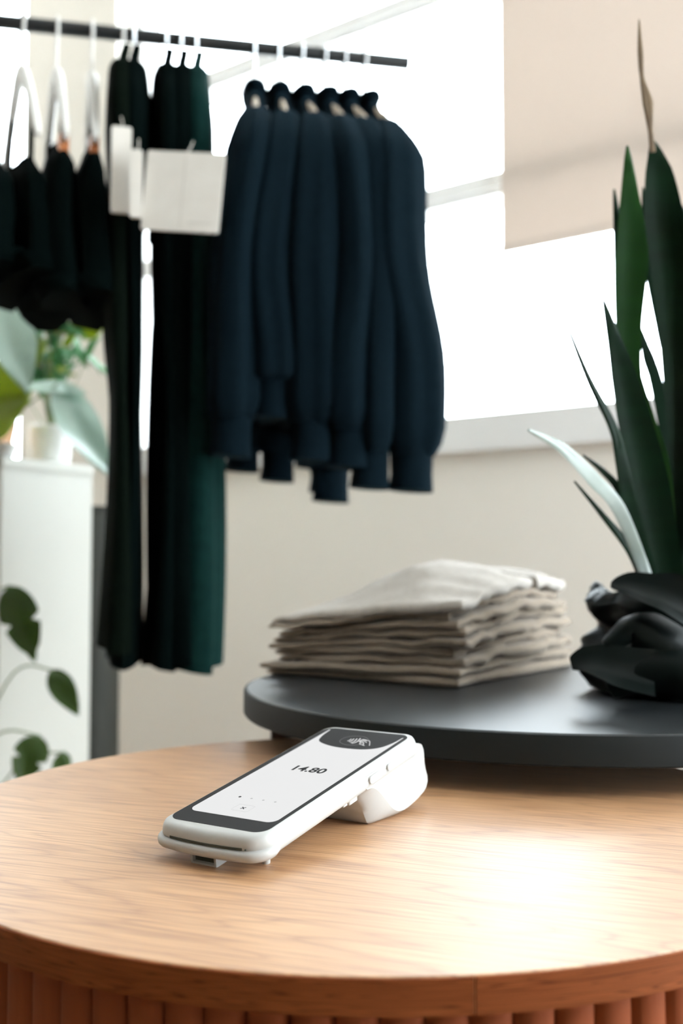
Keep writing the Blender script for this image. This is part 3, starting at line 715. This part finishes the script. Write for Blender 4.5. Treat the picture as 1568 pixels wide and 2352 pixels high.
# ------------------------------------------------------------------ plinth, added shade cylinder and plants at the left
PA = at(8, 1049, 2.20); PB = at(215, 1071, 2.41); ZP = PA.z
d_ = Vector((PB.x-PA.x, PB.y-PA.y, 0)); wl = d_.length; paz = math.atan2(d_.y, d_.x)
pl = empty('plinth', (PA.x, PA.y, 0), paz, label='tall white square plinth standing behind the dresses', cat='plinth')
put('carcass', box(0, wl, .004, wl, 0, ZP-.02), M['outer'], pl, smooth=0)
put('top_panel', box(-.002, wl+.002, 0, wl+.002, ZP-.02, ZP), M['outer'], pl, smooth=0)
bn_c = at(212, 1650, 2.62); zb = 1.22  # dark cylinder added in place of the shaded gap beside the plinth
bn = empty('shade_cylinder', (bn_c.x, bn_c.y, 0), 0, label='dark cylinder put in for the shaded gap between plinth and wall', cat='shade stand-in')
put('vessel', lathe([(.060, 0), (.066, .01), (.066, zb-.01), (.062, zb), (.056, zb), (.056, zb-.08)], 40), M['dark_pot_gap'], bn)
put('rim', lathe([(.056, zb-.004), (.068, zb-.004), (.068, zb+.006), (.056, zb+.006)], 40), M['dark_pot_gap'], bn)

def leafm(length, width, curl=.25, fold=.25, notch=0, seg=16):
    # broad leaf lying along +y, rising a little and drooping at the tip, with a midrib fold and optional splits
    V = []; Fc = []; nc = 8
    for up in (1, 0):
        for i in range(seg+1):
            t = i/seg
            w = width/2*(math.sin(PI*min(1, t**.75*1.0))**.8 if 0 < t < 1 else .02)
            if notch and t > .25: w *= 1-.45*max(0, math.sin(t*notch*PI))**6
            for j in range(-nc//2, nc//2+1):
                c = j/(nc/2); x = w*c
                z = fold*abs(x) - curl*length*t*t + .002*math.sin(7*t+3*c)
                V.append((x, length*t, z + (.0009 if up else -.0009)))
    m = (seg+1)*(nc+1); I = lambda i, j, u: u*m+i*(nc+1)+j
    for i in range(seg):
        for j in range(nc):
            Fc.append((I(i, j, 0), I(i, j+1, 0), I(i+1, j+1, 0), I(i+1, j, 0))); Fc.append((I(i, j, 1), I(i+1, j, 1), I(i+1, j+1, 1), I(i, j+1, 1)))
    for i in range(seg):
        for j in (0, nc): Fc.append((I(i, j, 0), I(i+1, j, 0), I(i+1, j, 1), I(i, j, 1)))
    for j in range(nc):
        for i in (0, seg): Fc.append((I(i, j, 0), I(i, j+1, 0), I(i, j+1, 1), I(i, j, 1)))
    return V, Fc
def aim(o, base, tip, nrm):
    y = (Vector(tip)-Vector(base)).normalized(); z = Vector(nrm); x = y.cross(z).normalized(); z = x.cross(y)
    o.matrix_local = Matrix(((x.x, y.x, z.x, base[0]), (x.y, y.y, z.y, base[1]), (x.z, y.z, z.z, base[2]), (0, 0, 0, 1)))
def big_leaf(parent, org, p0, p1, d0, d1, wpx_, m, nrm, curl=.2, fold=.2, notch=0):
    a = at(*p0, d0)-org; b = at(*p1, d1)-org; L = (b-a).length
    o = put('leaf', leafm(L, wpx_*(d0+d1)/2/F, curl, fold, notch), M[m], parent, smooth=70)
    aim(o, a, b, nrm); return a

# monstera: its pot stands on the floor left of the picture, stems reach in front of the plinth
mo = Vector((-.86, 1.98, 0))
mp_ = empty('monstera', mo, label='dark green monstera leaves hanging in front of the white plinth', cat='plant')
put('pot', lathe([(.10, 0), (.13, .02), (.15, .26), (.145, .28), (.13, .28), (.13, .24)], 40), M['dark_pot_gap'], mp_)
put('soil', lathe([(.128, .22), (.128, .245), (.01, .25)], 24), M['soil'], mp_)
for p0, p1, w_, stem_mid in (((22, 1345), (78, 1515), 88, (-60, 1420)), ((118, 1538), (178, 1638), 58, (20, 1560)), ((92, 1690), (38, 1800), 80, (-20, 1700)), ((150, 1728), (128, 1800), 42, (40, 1760))):
    a = big_leaf(mp_, mo, p0, p1, 2.02, 1.98, w_, 'monstera', (.2, -1, .3), .12, .15, 5 if w_ > 70 else 0)
    mid = at(*stem_mid, 2.02)-mo
    put('stem', tube(smooth_path([(0, 0, .24), (mid*.5)+Vector((0, 0, .15)), mid, a], 20), .0022, 6), M['stem'], mp_)

# peach pot with broad lime leaves and leaves with painted sheen on the plinth
pdir = Vector((-math.sin(paz), math.cos(paz), 0)); oa = PA + d_*.22 + pdir*.12; oa.z = ZP
pp = empty('leafy_plant', oa, label='broad-leaved plant in a peach pot on the plinth', cat='plant')
put('pot', lathe([(.034, .0005), (.042, .01), (.056, .085), (.056, .092), (.050, .092), (.048, .07)], 36), M['terra'], pp)
put('soil', lathe([(.047, .06), (.047, .078), (.004, .08)], 24), M['soil'], pp)
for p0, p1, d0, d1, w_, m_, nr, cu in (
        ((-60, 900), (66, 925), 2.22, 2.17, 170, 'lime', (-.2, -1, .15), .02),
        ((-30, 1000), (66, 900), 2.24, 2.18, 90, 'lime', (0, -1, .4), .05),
        ((-20, 660), (66, 885), 2.20, 2.12, 125, 'leaf_sheen', (.4, -.9, .5), .10),
        ((60, 885), (200, 905), 2.22, 2.20, 70, 'leaf_sheen', (.3, -.7, 1), .0),
        ((135, 880), (232, 1105), 2.20, 2.18, 105, 'leaf_sheen', (.5, -.8, .5), -.15)):
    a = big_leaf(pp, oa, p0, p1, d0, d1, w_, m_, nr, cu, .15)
    put('stem', tube(smooth_path([(0, 0, .07), (a*.5)+Vector((0, .01, .04)), a], 10), .0025, 6), M['stem'], pp)
# small-leaved plant behind
ob = PA + d_*.74 + pdir*.075; ob.z = ZP
sp_ = empty('bushy_plant', ob, label='bushy small-leaved green plant in a white pot on the plinth', cat='plant')
put('pot', lathe([(.035, .0005), (.045, .01), (.052, .09), (.048, .092), (.046, .07)], 32), M['white_pot'], sp_)
put('soil', lathe([(.045, .06), (.045, .075), (.004, .077)], 24), M['soil'], sp_)
lm = [mesh('leaf', *leafm(.060, .030, .25, .2, 0, 8), smooth=70) for _ in range(2)]
lm[0].materials.append(M['fern']); lm[1].materials.append(M['lime'])
rnd = random.Random(5)
for k in range(84):
    px, py = rnd.gauss(118, 38), rnd.gauss(785, 50)
    px = max(40, min(205, px)); py = max(680, min(870, py))
    b = at(px, py, 2.40+rnd.uniform(-.06, .06)) - ob
    o = bpy.data.objects.new('leaf', lm[1] if rnd.random() < .18 else lm[0]); C.objects.link(o); o.parent = sp_
    dr = Vector((b.x, b.y, rnd.uniform(-.08, .08))).normalized() if Vector((b.x, b.y)).length > .01 else Vector((1, 0, 0))
    aim(o, b, b+dr+Vector((rnd.uniform(-.5, .5), rnd.uniform(-.5, .5), rnd.uniform(-.5, .5))), (rnd.uniform(-.3, .3), -.6, 1))
    if k % 3 == 0: put('stem', tube(smooth_path([(0, 0, .07), b*.5+Vector((0, 0, .03)), b], 8), .0014, 5), M['stem'], sp_)
for p0, p1 in (((175, 760), (205, 690)), ((180, 770), (245, 735)), ((10, 700), (0, 650))):
    big_leaf(sp_, ob, p0, p1, 2.42, 2.42, 60, 'lime', (0, -1, .3), .1, .2)
# small white bowl at the near corner of the plinth
oc = PA + d_*.10 + pdir*.03; oc.z = ZP
wb = empty('bowl', oc, label='small white ceramic bowl at the left edge on the plinth', cat='bowl')
put('vessel', lathe([(.014, .0005), (.020, .004), (.028, .022), (.029, .032), (.026, .033), (.022, .020)], 32), M['white_pot'], wb)
put('foot_ring', lathe([(.014, .0), (.016, .0), (.016, .003), (.014, .003)], 24), M['white_pot'], wb)
